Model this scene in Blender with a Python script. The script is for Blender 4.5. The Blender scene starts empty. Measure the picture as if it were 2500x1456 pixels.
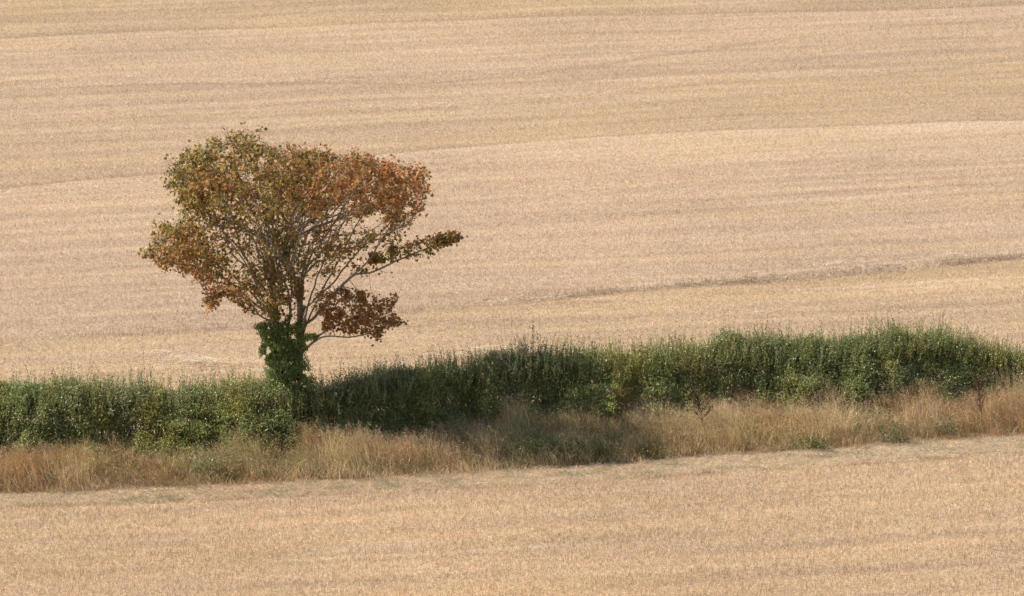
import bpy, math, random
import numpy as np
from mathutils import Vector
rng = np.random.default_rng(7)
random.seed(7)
sc = bpy.context.scene
C = sc.collection

# ------------------------------------------------------------------ camera, sky, sun, exposure
F = 200 / 36 * 2500            # focal length in photo pixels
PITCH = math.radians(6.0)      # camera looks down across the valley
DIST = 185.0                   # metres from the camera to the tree
fw = np.array([0, math.cos(PITCH), -math.sin(PITCH)])
upv = np.array([0, math.sin(PITCH), math.cos(PITCH)])
rt = np.array([1.0, 0, 0])
def ray(px, py):
    px = np.asarray(px, float); py = np.asarray(py, float)
    return fw + ((px - 1250) / F)[..., None] * rt + ((728 - py) / F)[..., None] * upv
CAM = -DIST * ray(705, 1075)
cd = bpy.data.cameras.new('camera'); cam = bpy.data.objects.new('camera', cd); C.objects.link(cam)
cd.lens = 200; cd.sensor_width = 36; cd.clip_start = 1; cd.clip_end = 5000
cam.location = CAM; cam.rotation_euler = (math.pi / 2 - PITCH, 0, 0)
sc.camera = cam

SUN_EL = math.radians(46)
sdx, sdy = -0.993, -0.120       # the sun stands to the left, a little on the camera's side
world = bpy.data.worlds.new('World'); sc.world = world; world.use_nodes = True
nt = world.node_tree
sky = nt.nodes.new('ShaderNodeTexSky'); sky.sky_type = 'NISHITA'; sky.sun_disc = False
sky.sun_elevation = SUN_EL; sky.sun_rotation = math.atan2(sdx, sdy) % (2 * math.pi)
nt.links.new(sky.outputs[0], nt.nodes['Background'].inputs[0]); nt.nodes['Background'].inputs[1].default_value = 0.14
ld = bpy.data.lights.new('sun', 'SUN'); ld.energy = 5.0; ld.angle = math.radians(0.55); ld.color = (1, 0.93, 0.82)
sun = bpy.data.objects.new('sun', ld); C.objects.link(sun)
tosun = Vector((sdx * math.cos(SUN_EL), sdy * math.cos(SUN_EL), math.sin(SUN_EL)))
sun.rotation_euler = tosun.to_track_quat('Z', 'Y').to_euler(); sun.location = (-40, 20, 60)
sc.cycles.use_denoising = True; sc.cycles.filter_width = 1.5
vs = sc.view_settings; vs.view_transform = 'Standard'; vs.look = 'None'; vs.gamma = 1; vs.exposure = 0.50

# ------------------------------------------------------------------ helpers
def lin(r, g, b):
    return np.array([((c / 255 + 0.055) / 1.055) ** 2.4 if c > 10 else c / 255 / 12.92 for c in (r, g, b)])

def vnoise(x, y, seed=0):
    """smooth 2-D value noise 0..1"""
    xi = np.floor(x).astype(np.int64); yi = np.floor(y).astype(np.int64)
    fx = x - xi; fy = y - yi
    fx = fx * fx * (3 - 2 * fx); fy = fy * fy * (3 - 2 * fy)
    def h(a, b):
        n = (a * 374761393 + b * 668265263 + seed * 1274126177) & 0xffffffff
        n = ((n ^ (n >> 13)) * 1274126177) & 0xffffffff
        return ((n ^ (n >> 16)) & 0xffff) / 65535.0
    return (h(xi, yi) * (1 - fx) + h(xi + 1, yi) * fx) * (1 - fy) + (h(xi, yi + 1) * (1 - fx) + h(xi + 1, yi + 1) * fx) * fy
def fbm(x, y, seed=0, oct=3):
    v = 0; a = 0.5; t = 0
    for k in range(oct):
        v = v + a * vnoise(x * 2 ** k, y * 2 ** k, seed + 17 * k); t += a; a *= 0.5
    return v / t

def build(name, verts, faces, col, mat, parent=None, smooth=False):
    """verts (n,3), faces (m,k) of one polygon size, col (n,3)"""
    me = bpy.data.meshes.new(name)
    verts = np.ascontiguousarray(verts, np.float32); faces = np.ascontiguousarray(faces, np.int32)
    n, (m, k) = len(verts), faces.shape
    if parent is not None:
        verts = verts - np.array(parent.location, np.float32)
    me.vertices.add(n); me.vertices.foreach_set('co', verts.ravel())
    me.loops.add(m * k); me.loops.foreach_set('vertex_index', faces.ravel())
    me.polygons.add(m); me.polygons.foreach_set('loop_start', np.arange(0, m * k, k, dtype=np.int32))
    if smooth: me.polygons.foreach_set('use_smooth', np.ones(m, bool))
    if col is not None:
        a = me.color_attributes.new('Col', 'FLOAT_COLOR', 'POINT')
        c4 = np.ones((n, 4), np.float32); c4[:, :3] = np.clip(col, 0, 1)
        a.data.foreach_set('color', c4.ravel())
    me.update(calc_edges=True)
    me.materials.append(mat)
    o = bpy.data.objects.new(name, me); C.objects.link(o)
    if parent is not None: o.parent = parent
    return o

def tag(o, label=None, cat=None, kind=None, group=None):
    if label: o['label'] = label
    if cat: o['category'] = cat
    if kind: o['kind'] = kind
    if group: o['group'] = group
    return o
def thing(name, loc, label, cat, group=None):
    o = bpy.data.objects.new(name, None); o.location = loc; C.objects.link(o)
    return tag(o, label, cat, group=group)

class Acc:
    """collects triangle geometry with a colour per vertex"""
    def __init__(s): s.v = []; s.f = []; s.c = []; s.n = 0
    def add(s, v, f, c):
        if len(v) == 0: return
        c = np.asarray(c, float)
        if c.ndim == 1: c = np.broadcast_to(c, (len(v), 3))
        s.v.append(v); s.f.append(f + s.n); s.c.append(c); s.n += len(v)
    def get(s): return np.concatenate(s.v), np.concatenate(s.f), np.concatenate(s.c)

def unit(a): return a / np.maximum(np.linalg.norm(a, axis=-1, keepdims=True), 1e-9)

def leaves(pos, axis, nrm, length, width, col, lobed=False, fold=0.25):
    """one folded leaf per row: diamond of 2 triangles each side, or a five-lobed blade"""
    n = len(pos); axis = unit(axis)
    side = unit(np.cross(axis, nrm)); nn = np.cross(side, axis)
    L = np.broadcast_to(length, (n,))[:, None]; W = np.broadcast_to(width, (n,))[:, None]
    if lobed:
        tpl = [(0, 0, 0), (.5, .05, .12), (.33, .33, .05), (.56, .62, .16), (.22, .66, .04), (0, 1, -.1),
               (-.22, .66, .04), (-.56, .62, .16), (-.33, .33, .05), (-.5, .05, .12)]
        tri = [(0, 1, 2), (0, 2, 4), (2, 3, 4), (0, 4, 5), (0, 5, 6), (0, 6, 8), (6, 7, 8), (0, 8, 9)]
    else:
        tpl = [(0, 0, 0), (.5, .45, fold), (0, 1, 0), (-.5, .45, fold)]
        tri = [(0, 1, 2), (0, 2, 3)]
    V = np.stack([pos + side * W * a + axis * L * b + nn * W * c for a, b, c in tpl], 1)
    T = np.array(tri)
    f = (np.arange(n) * len(tpl))[:, None, None] + T[None]
    return V.reshape(-1, 3), f.reshape(-1, 3), np.repeat(col, len(tpl), 0)

def blades(base, height, width, lean, ang, col, segs=3, flat_tip=0.0, tipcol=None):
    """curved grass blades. lean (n,2): sideways shift of the tip"""
    n = len(base)
    wd = np.stack([np.cos(ang), np.sin(ang), np.zeros(n)], 1) * (width / 2)[:, None]
    vs_, cs_ = [], []
    for k in range(segs + 1):
        t = k / segs
        c = base.copy()
        c[:, :2] += lean * (t ** 1.8)
        c[:, 2] += height * (t - 0.25 * t * t * np.minimum(1, np.linalg.norm(lean, axis=1) / np.maximum(height, .01)))
        w = 1 - (1 - flat_tip) * t ** 1.6
        cc = col if tipcol is None else col * (1 - t) + tipcol * t
        if k == segs and flat_tip == 0:
            vs_.append(c); cs_.append(cc)
        else:
            vs_ += [c - wd * w, c + wd * w]; cs_ += [cc, cc]
    V = np.stack(vs_, 1); K = V.shape[1]
    T = []
    for k in range(segs):
        a = 2 * k
        if k == segs - 1 and flat_tip == 0: T.append((a, a + 1, a + 2))
        else: T += [(a, a + 1, a + 3), (a, a + 3, a + 2)]
    f = (np.arange(n) * K)[:, None, None] + np.array(T)[None]
    return V.reshape(-1, 3), f.reshape(-1, 3), np.stack(cs_, 1).reshape(-1, 3)

def tube(pts, rad, sides=5, col=(.1, .09, .08)):
    pts = np.asarray(pts, float); n = len(pts)
    d = np.gradient(pts, axis=0); d = unit(d)
    ref = np.array([0.31, 0.87, 0.38])
    a = unit(np.cross(d, ref)); b = np.cross(d, a)
    th = np.arange(sides) / sides * 2 * np.pi
    ring = a[:, None] * np.cos(th)[None, :, None] + b[:, None] * np.sin(th)[None, :, None]
    V = pts[:, None] + ring * np.asarray(rad)[:, None, None]
    f = []
    for i in range(n - 1):
        for j in range(sides):
            j2 = (j + 1) % sides
            p, q, r, s = i * sides + j, i * sides + j2, (i + 1) * sides + j2, (i + 1) * sides + j
            f += [(p, q, r), (p, r, s)]
    return V.reshape(-1, 3), np.array(f), np.broadcast_to(np.asarray(col, float), (n * sides, 3))

def whips(base, tip, r0, col, bend=None):
    """many thin three-sided tapered stems, 3 segments each"""
    n = len(base); d = tip - base; ax = unit(d)
    a = unit(np.cross(ax, np.array([.3, .8, .5]))); b = np.cross(ax, a)
    if bend is None: bend = np.zeros((n, 3))
    K = 4; V = []
    for k in range(K):
        t = k / (K - 1); c = base + d * t + bend * (4 * t * (1 - t)); r = (r0 * (1 - .8 * t))[:, None]
        for j in range(3):
            th = j * 2 * np.pi / 3; V.append(c + (a * math.cos(th) + b * math.sin(th)) * r)
    V = np.stack(V, 1); T = []
    for k in range(K - 1):
        for j in range(3):
            p, q = k * 3 + j, k * 3 + (j + 1) % 3
            T += [(p, q, q + 3), (p, q + 3, p + 3)]
    f = (np.arange(n) * K * 3)[:, None, None] + np.array(T)[None]
    col = np.broadcast_to(np.asarray(col, float), (n, 3))
    return V.reshape(-1, 3), f.reshape(-1, 3), np.repeat(col, K * 3, 0)

# ------------------------------------------------------------------ materials
def plant_mat(name, translucent=0.3, rough=0.5, spec=0.3, noise=None, bump=0.0):
    m = bpy.data.materials.new(name); m.use_nodes = True; t = m.node_tree; N = t.nodes; N.clear()
    out = N.new('ShaderNodeOutputMaterial'); at = N.new('ShaderNodeAttribute'); at.attribute_name = 'Col'
    c = at.outputs['Color']
    if noise:
        tc = N.new('ShaderNodeTexCoord'); nz = N.new('ShaderNodeTexNoise'); nz.inputs['Scale'].default_value = noise
        nz.inputs['Detail'].default_value = 6
        t.links.new(tc.outputs['Object'], nz.inputs['Vector'])
        mr = N.new('ShaderNodeMapRange'); mr.inputs['From Min'].default_value = .3; mr.inputs['From Max'].default_value = .7
        mr.inputs['To Min'].default_value = .7; mr.inputs['To Max'].default_value = 1.25
        t.links.new(nz.outputs['Fac'], mr.inputs['Value'])
        mx = N.new('ShaderNodeMix'); mx.data_type = 'RGBA'; mx.blend_type = 'MULTIPLY'; mx.inputs['Factor'].default_value = 1
        t.links.new(c, mx.inputs['A']); t.links.new(mr.outputs[0], mx.inputs['B']); c = mx.outputs['Result']
    p = N.new('ShaderNodeBsdfPrincipled'); p.inputs['Roughness'].default_value = rough
    p.inputs['Specular IOR Level'].default_value = spec
    t.links.new(c, p.inputs['Base Color'])
    if bump:
        bp = N.new('ShaderNodeBump'); bp.inputs['Distance'].default_value = bump; bp.inputs['Strength'].default_value = .8
        t.links.new(nz.outputs['Fac'], bp.inputs['Height']); t.links.new(bp.outputs[0], p.inputs['Normal'])
    if translucent:
        tr = N.new('ShaderNodeBsdfTranslucent'); t.links.new(c, tr.inputs['Color'])
        ms = N.new('ShaderNodeMixShader'); ms.inputs[0].default_value = translucent
        t.links.new(p.outputs[0], ms.inputs[1]); t.links.new(tr.outputs[0], ms.inputs[2]); t.links.new(ms.outputs[0], out.inputs[0])
    else: t.links.new(p.outputs[0], out.inputs[0])
    return m
M_ground = plant_mat('ground_chaff', 0, 0.9, 0.1, noise=9, bump=0.05)
M_stub = plant_mat('straw_stubble', 0.25, 0.55, 0.35)
M_grass = plant_mat('dry_grass', 0.42, 0.6, 0.25)
M_leaf = plant_mat('tree_leaf', 0.5, 0.42, 0.28)
M_hleaf = plant_mat('hedge_leaf', 0.48, 0.32, 0.6)
M_bark = plant_mat('bark', 0, 0.85, 0.15, noise=14, bump=0.02)
M_stem = plant_mat('stem', 0, 0.7, 0.2)

# ------------------------------------------------------------------ terrain
_py = np.array([-2000, -600, -300, -215, -185, -150, -110, -75, -45, -20, 0, 30, 70, 110, 160, 230, 330, 500, 900, 3000.])
_s = math.tan(math.radians(7.0))
CZ = CAM[2]
_pz = np.array([CZ + 30, CZ + 14, CZ + 4, CZ - 0.6, CZ - 1.8, CZ - 8, -9.6, -8.6, -5.35, -20 * _s, 0, 30 * _s, 70 * _s, 110 * _s, 18.4, 23, 25.5, 25, 22, 10])
# smooth cubic (Catmull) profile
def _profile():
    xs = np.concatenate([np.arange(-2000, -300, 20), np.arange(-300, 300, 1.), np.arange(300, 3001, 20)])
    m = np.gradient(_pz, _py)
    i = np.clip(np.searchsorted(_py, xs) - 1, 0, len(_py) - 2)
    h = _py[i + 1] - _py[i]; t = (xs - _py[i]) / h
    z = (2 * t**3 - 3 * t**2 + 1) * _pz[i] + (t**3 - 2 * t**2 + t) * h * m[i] + (-2 * t**3 + 3 * t**2) * _pz[i + 1] + (t**3 - t**2) * h * m[i + 1]
    return xs, z
PX_, PZ_ = _profile()
Z0 = 0.0
def zbase(x, y):
    z = np.interp(y, PX_, PZ_)
    return z + 0.35 * (vnoise(x / 23 + 5, y / 17, 3) - .5) + 0.10 * (vnoise(x / 5, y / 2.5, 4) - .5) - Z0
Z0 = float(zbase(np.array(0.), np.array(0.)))
def hit(px, py):
    """point of the hillside seen at a photo pixel"""
    d = ray(px, py); lo = np.full(d.shape[:-1], 120.0); hi = np.full(d.shape[:-1], 420.0)
    for _ in range(40):
        mid = (lo + hi) / 2; p = CAM + d * mid[..., None]
        above = p[..., 2] > zbase(p[..., 0], p[..., 1])
        lo = np.where(above, mid, lo); hi = np.where(above, hi, mid)
    return CAM + d * lo[..., None]
class Line:
    """a line across the hillside, y as a function of x"""
    def __init__(s, pts):
        p = np.array(pts, float); g = hit(p[:, 0], p[:, 1]); o = np.argsort(g[:, 0]); g = g[o]
        k0 = (g[min(2, len(g)-1), 1] - g[0, 1]) / (g[min(2, len(g)-1), 0] - g[0, 0])
        k1 = (g[-1, 1] - g[-min(3, len(g)), 1]) / (g[-1, 0] - g[-min(3, len(g)), 0])
        s.x = np.concatenate([[g[0, 0] - 300], g[:, 0], [g[-1, 0] + 300]])
        s.y = np.concatenate([[g[0, 1] - 300 * k0], g[:, 1], [g[-1, 1] + 300 * k1]])
    def __call__(s, x): return np.interp(x, s.x, s.y)
EDGE = Line([(0, 1212), (300, 1203), (600, 1190), (900, 1175), (1200, 1158), (1500, 1138), (1800, 1115), (2100, 1096), (2500, 1070)])
STRIP = Line([(0, 1240), (600, 1219), (1200, 1190), (1500, 1172), (1800, 1152), (2500, 1108)])
HFRONT = Line([(0, 1135), (400, 1118), (710, 1102), (1200, 1058), (1600, 1034), (2000, 1012), (2500, 978)])
T1 = Line([(0, 835), (250, 822), (560, 807), (980, 764), (1100, 751), (1350, 729), (1560, 707), (1800, 690), (2000, 673), (2200, 655), (2500, 627)])
T2 = Line([(0, 462), (200, 440), (400, 425), (700, 398), (950, 375), (1250, 350), (1450, 335), (1800, 316), (2100, 305), (2500, 294)])
T3 = Line([(0, 92), (400, 72), (800, 60), (1250, 42), (1800, 30), (2500, 10)])
T4 = Line([(0, 215), (280, 205), (500, 200), (1000, 202), (1200, 187), (1300, 180), (1450, 160), (1600, 135), (1800, 108), (2000, 82), (2200, 62), (2500, 40)])
T5 = Line([(0, 300), (600, 275), (850, 262), (1250, 247), (1500, 226), (1750, 200), (2000, 190), (2300, 165), (2500, 138)])
T6 = Line([(0, 640), (700, 590), (1380, 537), (1800, 502), (2200, 482), (2500, 462)])
T7 = Line([(0, 130), (500, 120), (1000, 130), (1500, 165), (2000, 130), (2500, 100)])

def gauss(d, w): return np.exp(-(d / w) ** 2)
def zg(x, y):
    z = zbase(x, y)
    if np.ndim(x) == 0: x = np.array(x); y = np.array(y)
    br = .35 + .65 * np.clip((vnoise(x / 4.5, y * 0, 9) - .2) * 1.6, 0, 1)
    fade1 = np.clip((x - 2) / 6, 0.12, 1)
    d1 = y - T1(x)
    z = z + (.17 * gauss(d1 - .5, .34) - .14 * gauss(d1 + .15, .28)) * br * fade1
    d2 = y - T2(x); z = z + .05 * gauss(d2 + .5, .4) - .06 * gauss(d2 - .25, .3)
    d4 = y - T4(x); z = z + (.06 * gauss(d4 - .7, .45) - .05 * gauss(d4 + .2, .35)) * br
    d3 = y - T3(x); z = z - .10 * gauss(d3 - .3, .4)
    d5 = y - T5(x); z = z + (.07 * gauss(d5 - .7, .5) - .05 * gauss(d5 + .3, .4)) * br * np.clip((x - 8) / 8, 0, 1)
    # foot of the hedge stands on a slight bank
    return z

PINK = np.array([.508, .360, .234]); GOLD = np.array([.494, .344, .197]); PALE = np.array([.62, .465, .32]); BROWN = np.array([.30, .205, .12])
GREYG = np.array([.46, .345, .215]); EARTH = np.array([.17, .12, .07])
def mix(a, b, t): t = np.clip(t, 0, 1)[:, None]; return a * (1 - t) + b * t
def sstep(a, b, x): t = np.clip((x - a) / (b - a), 0, 1); return t * t * (3 - 2 * t)
ROWA = math.atan2(float(EDGE(20.) - EDGE(-5.)), 25.)
def field_col(x, y):
    """colour of the straw lying and standing on the fields: harvest swaths, chaff trails, tracks, painted shade along T1"""
    n = len(x)
    y1, y2, y3, y4, y5, y6, y7 = [L(x) for L in (T1, T2, T3, T4, T5, T6, T7)]
    wob = (vnoise(x / 6, y / 6, 21) - .5) * .8
    g = np.full(n, .45)
    bright = np.ones(n)
    yy = y + wob
    g = np.where(yy < y1, .75, .15)
    b2 = (yy - y1) / np.maximum(y2 - y1, 1)
    seg = (yy > y1) & (yy < y2)
    g = np.where(seg, .12 + .5 * np.clip(b2 - .62, 0, 1), g); bright = np.where(seg, .98 + .07 * sstep(.35, 1, b2), bright)
    seg = yy >= y2
    g = np.where(seg, .78, g); bright = np.where(seg, .958, bright)
    seg = yy >= y5
    g = np.where(seg, .35, g); bright = np.where(seg, .96, bright)
    seg = yy >= y4
    g = np.where(seg, .30, g); bright = np.where(seg, 1.0 + .05 * sstep(-8, 0, yy - y3), bright)
    seg = yy >= y3
    g = np.where(seg, .75, g); bright = np.where(seg, .95, bright)
    near = y < HFRONT(x); g = np.where(near, .75, g); bright = np.where(near, 1.05, bright)
    # streaks along the rows
    ca, sa = math.cos(ROWA), math.sin(ROWA)
    u = x * ca + y * sa; v = -x * sa + y * ca
    s1 = fbm(u / 14, v / .8, 31, 2); s2 = fbm(u / 26, v / 2.6, 33, 2); s3 = fbm(u / 7.0, v / .38, 35, 2)
    s4 = vnoise(u / 9, v / .35, 37)
    g = g + (s2 - .5) * .85 + (s1 - .5) * .5
    bright = bright * (1 + (s1 - .5) * .22 + (s3 - .5) * .20 + (fbm(x / 5, y / 9, 39, 2) - .5) * .10 + (vnoise(u / 16, v / .24, 41) - .5) * .11)
    c = mix(PINK, GOLD, g) * bright[:, None]
    pale = sstep(.70, .88, s4) * sstep(.45, .7, s2) * .55
    pale = pale + .7 * gauss(y - y1 - .75, .42) * sstep(6, 14, x) + .22 * gauss(y - y2 + .9, .5) + .3 * gauss(y - y5 + 2.2, .7) * (1 - sstep(8, 26, x))
    c = mix(c, PALE, pale)
    br = np.clip((vnoise(x / 3.5, x * 0, 9) - .1) * 1.4, 0.15, 1)
    dark = .95 * gauss(y - y1 - .04, .16) * np.clip((vnoise(x / 1.6, x * 0, 12) - .15) * 2, .2, 1) * np.clip((x - 2) / 5, .25, 1)  # shade on the front of the taller T1 row, painted in brown
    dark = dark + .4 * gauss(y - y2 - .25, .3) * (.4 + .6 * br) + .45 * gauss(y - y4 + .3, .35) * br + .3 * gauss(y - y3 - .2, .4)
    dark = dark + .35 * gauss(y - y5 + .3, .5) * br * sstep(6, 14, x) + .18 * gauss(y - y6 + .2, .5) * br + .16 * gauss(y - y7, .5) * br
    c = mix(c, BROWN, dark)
    return c

def axis_steps(lo, hi, fine, out_lo, out_hi):
    core = np.arange(lo, hi + fine / 2, fine); L = []; s = fine; p = lo
    while p > out_lo: s *= 1.35; p -= s; L.append(p)
    R = []; s = fine; p = hi
    while p < out_hi: s *= 1.35; p += s; R.append(p)
    return np.concatenate([L[::-1], core, R])
gx = axis_steps(-22, 40, .28, -1500, 1500); gy = axis_steps(-30, 96, .22, -1900, 2500)
X, Y = np.meshgrid(gx, gy); x = X.ravel(); y = Y.ravel()
Zv = zg(x, y)
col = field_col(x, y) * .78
e, st, hf = EDGE(x), STRIP(x), HFRONT(x)
edge_n = (vnoise(x / 1.2, y / .8, 51) - .5) * .7
instrip = (y > st + edge_n * .6) & (y < e + .3)
col = np.where(instrip[:, None], GREYG * (.72 + .4 * fbm(x / .8, y / .5, 53, 3))[:, None], col)
verge = (y >= e + .3) & (y < hf + 2.6)
col = np.where(verge[:, None], EARTH * (.7 + .6 * vnoise(x / .6, y / .6, 55))[:, None], col)
nx, ny = len(gx), len(gy)
idx = np.arange(nx * ny).reshape(ny, nx)
quads = np.stack([idx[:-1, :-1], idx[:-1, 1:], idx[1:, 1:], idx[1:, :-1]], -1).reshape(-1, 4)
ground = build('ground', np.stack([x, y, Zv], 1), quads, col, M_ground, smooth=True)
tag(ground, kind='structure')

# ------------------------------------------------------------------ stubble
rng = np.random.default_rng(40)
def scatter(n, x0, x1, y0, y1): return rng.uniform(x0, x1, n), rng.uniform(y0, y1, n)
def stubble(name, x, y, hmul, w0, label):
    n = len(x); z = zg(x, y)
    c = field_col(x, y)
    cl = vnoise(x / .16, y / .16, 61); cl2 = vnoise(x / .45, y / .8, 63)
    v = .93 + .13 * cl + .12 * (cl2 - .5) + rng.normal(0, .07, n)
    c = c * np.clip(v, .4, 1.5)[:, None]
    hot = rng.random(n) < .045; c[hot] = np.array([.74, .59, .42]) * rng.uniform(.8, 1.1, (hot.sum(), 1))
    dk = rng.random(n) < .03; c[dk] *= .55
    h = hmul * rng.uniform(.6, 1.15, n) * (.8 + .45 * cl2)
    d1 = y - T1(x); h = h * (1 + 1.5 * gauss(d1 - .18, .26) * np.clip((x - 0) / 5, .4, 1) * np.clip((vnoise(x / 1.6, x * 0, 12) - .15) * 2, .1, 1))
    a = rng.uniform(0, np.pi, n)
    lean = rng.normal(0, .05, (n, 2)); fl = rng.random(n) < .12
    lean[fl] = rng.normal(0, .14, (fl.sum(), 2)); h[fl] *= .45
    w = w0 * rng.uniform(.7, 1.4, n)
    V, f, cc = blades(np.stack([x, y, z - .01], 1), h, w, lean, a, c, segs=1, flat_tip=.55)
    o = build(name, V, f, cc, M_stub); tag(o, label, 'stubble', 'stuff'); return o
# far field, from the hedge up the slope
x, y = scatter(2100000, -32, 48, 0, 94)
k = (y > HFRONT(x) + 2.3) & (x > -19 - y * .13) & (x < 33 + y * .14) & (rng.random(len(x)) < np.where(y < 45, 1, .72))
stubble('far_stubble', x[k], y[k], .10, .0095, 'pale golden cereal stubble covering the hillside behind the hedge')
x, y = scatter(790000, -21, 37, -28, 8)
k = (y < STRIP(x) + (vnoise(x / .9, y / .9, 65) - .5) * .8) & (y > STRIP(x) - 24)
stubble('near_stubble', x[k], y[k], .135, .010, 'pale golden cereal stubble in front of the grassy verge')

# loose straw lying on the stubble
a = Acc()
for (px, py, sx, sy, n) in [(450, 884, 45, 6, 150), (500, 892, 35, 4, 110), (395, 868, 25, 4, 30), (1210, 862, 60, 3, 120), (1120, 876, 40, 3, 110), (1030, 268, 130, 4, 130),
                            (1320, 242, 110, 4, 150), (860, 192, 20, 5, 25), (50, 200, 30, 5, 60), (320, 198, 25, 5, 50), (1750, 222, 70, 4, 60), (2080, 655, 70, 5, 90), (1300, 738, 120, 4, 130),
                            (1650, 690, 140, 4, 130), (2330, 632, 120, 4, 120), (940, 800, 80, 4, 60), (1830, 775, 25, 3, 30), (2200, 690, 200, 30, 90), (500, 820, 300, 30, 120), (1700, 760, 300, 60, 160),
                            (150, 570, 150, 60, 120), (1500, 450, 700, 80, 250), (1250, 130, 900, 90, 200)]:
    p = hit(rng.normal(px, sx, n), rng.normal(py, sy, n)); p[:, 2] = zg(p[:, 0], p[:, 1]) + rng.uniform(.10, .2, n)
    l = rng.uniform(.2, .6, n); th = rng.normal(.25, .5, n) + np.where(rng.random(n) < .5, 0, np.pi)
    lean = np.stack([np.cos(th), np.sin(th)], 1) * l[:, None]
    c = np.array([.86, .75, .56]) * rng.uniform(.8, 1.12, (n, 1))
    a.add(*blades(p, rng.uniform(-.06, .1, n), rng.uniform(.014, .026, n), lean, rng.uniform(0, 3.14, n), c, segs=2, flat_tip=.7))
tag(build('loose_straw', *a.get(), M_stub), 'bright loose straw strewn in wisps over the stubble behind the hedge', 'straw', 'stuff')

# ------------------------------------------------------------------ mown strip
rng = np.random.default_rng(41)
n = 60000
x = rng.uniform(-15, 33, n); t = rng.uniform(-.12, 1.08, n); y = STRIP(x) * (1 - t) + EDGE(x) * t + rng.normal(0, .06, n) + .1
z = zg(x, y)
q = fbm(x / .9, y / .5, 71, 3); q2 = vnoise(x / 2.2, y / .9, 73)
c = mix(np.array([.56, .415, .265]), np.array([.29, .27, .14]), sstep(.47, .66, q) * .9)
c = mix(c, np.array([.56, .44, .28]), sstep(.55, .85, q2) * .8)
c = c * rng.uniform(.65, 1.25, (n, 1))
mound = np.clip(fbm(x / .5, y / .35, 75, 2) - .35, 0, 1)
l = rng.uniform(.08, .3, n); th = rng.uniform(0, 6.28, n)
lean = np.stack([np.cos(th), np.sin(th)], 1) * l[:, None] * .8
V = blades(np.stack([x, y, z + mound * .16], 1), rng.uniform(.02, .13, n), rng.uniform(.007, .014, n), lean, rng.uniform(0, 3.14, n), c, segs=2, flat_tip=.4)
tag(build('cut_grass', *V, M_grass), 'greyish mown grass lying in a narrow strip between stubble and verge', 'cut grass', 'stuff')

# ------------------------------------------------------------------ tall dry grass of the verge
rng = np.random.default_rng(42)
def poly_spots(x, y, spots):
    """soft spots given as (px, py, rx, ry) on the hillside; returns weight"""
    w = np.zeros(len(x))
    for px, py, rx, ry in spots:
        g = hit(np.array(px), np.array(py)); w = np.maximum(w, gauss(np.hypot((x - g[0]) / rx, (y - g[1]) / ry), 1))
    return w
n = 85000
x = rng.uniform(-16, 34, n); t = rng.uniform(0, 1, n) ** .9
e = EDGE(x) + (fbm(x / 1.1, x * 0, 81, 2) - .5) * .5 + .15; hf = HFRONT(x) + .7
y = e * (1 - t) + hf * t
z = zg(x, y)
tuft = fbm(x / .7, y / .7, 83, 2); strand = vnoise(x / .13, y / .16, 82); zone = fbm(x / 2.4, y / 1.1, 85, 3); zone2 = fbm(x / 2.0, y / 1.3, 87, 2)
h = (.30 + .50 * sstep(0, .35, t) - .10 * sstep(.75, 1, t)) * (.45 + 1.05 * vnoise(x / 1.1, y / 2.5, 84)) * (.45 + 1.0 * tuft) * rng.uniform(.6, 1.25, n)
h = h + .42 * sstep(5, 8.5, x) * sstep(.4, .85, t) * (.3 + 1.2 * vnoise(x / .8, y / 2, 86)) * rng.uniform(.7, 1.1, n)
STRAW = np.array([.72, .525, .30]); BRN = np.array([.45, .28, .145]); RED = np.array([.50, .255, .11]); GRN = np.array([.21, .225, .07]); YEL = np.array([.50, .36, .12])
c = mix(BRN * np.ones((n, 1)), STRAW, sstep(.36, .68, zone + .25 * (tuft - .5)) * .95)
c = mix(c, RED, sstep(.5, .7, zone2) * .75)
c = mix(c, RED, poly_spots(x, y, [(60, 1150, 3.2, 1.6), (590, 1110, 1.6, 1.0), (2440, 1035, 1.6, 1.4)]) * .75)
c = mix(c, YEL, poly_spots(x, y, [(620, 1130, 1.2, .9), (1580, 1095, 1.4, .9), (250, 1160, 1.3, .8), (1800, 1080, 2.5, .9)]) * .7)
greenw = poly_spots(x, y, [(505, 1145, 1.3, 1.4), (1330, 1095, 1.9, 2.0), (700, 1140, 1.6, .8), (1500, 1090, 1.0, .9)])
c = mix(c, GRN, greenw * .75)
c = mix(c, STRAW * 1.12, poly_spots(x, y, [(1650, 1045, 3.5, 1.3), (450, 1085, 1.6, .7), (170, 1110, 1.2, .8), (1400, 1020, 2.2, .8), (2300, 970, 2.5, 1.0), (2050, 1040, 3.0, 1.5)]) * .8)
fr = rng.random(n); c = np.where((fr < .17)[:, None], GRN, c); c = np.where((fr > .90)[:, None], STRAW * 1.15, c)
c = c * (rng.uniform(.75, 1.35, n) * (.62 + .8 * strand))[:, None]
lw = .02 + .22 * vnoise(x / 1.7, y / 1.2, 89)
lean = np.stack([-(lw + .5 * (vnoise(x / .5, y / .4, 88) - .42)) * h / .6 + rng.normal(0, .26, n), rng.normal(-.05, .24, n)], 1)
lay = poly_spots(x, y, [(1650, 1040, 3.0, 1.0), (470, 1080, 1.6, .6), (1380, 1020, 2.0, .7), (2250, 960, 2.6, .7), (2000, 1040, 2.5, 1.0)])
lean *= (1 + 1.1 * lay * rng.uniform(.3, 1.2, n))[:, None]
a = Acc()
B = np.stack([x, y, z - .02], 1)
a.add(*blades(B, h, rng.uniform(.007, .015, n), lean, rng.uniform(0, 3.14, n), c * .85, segs=4, tipcol=c * 1.1))
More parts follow.
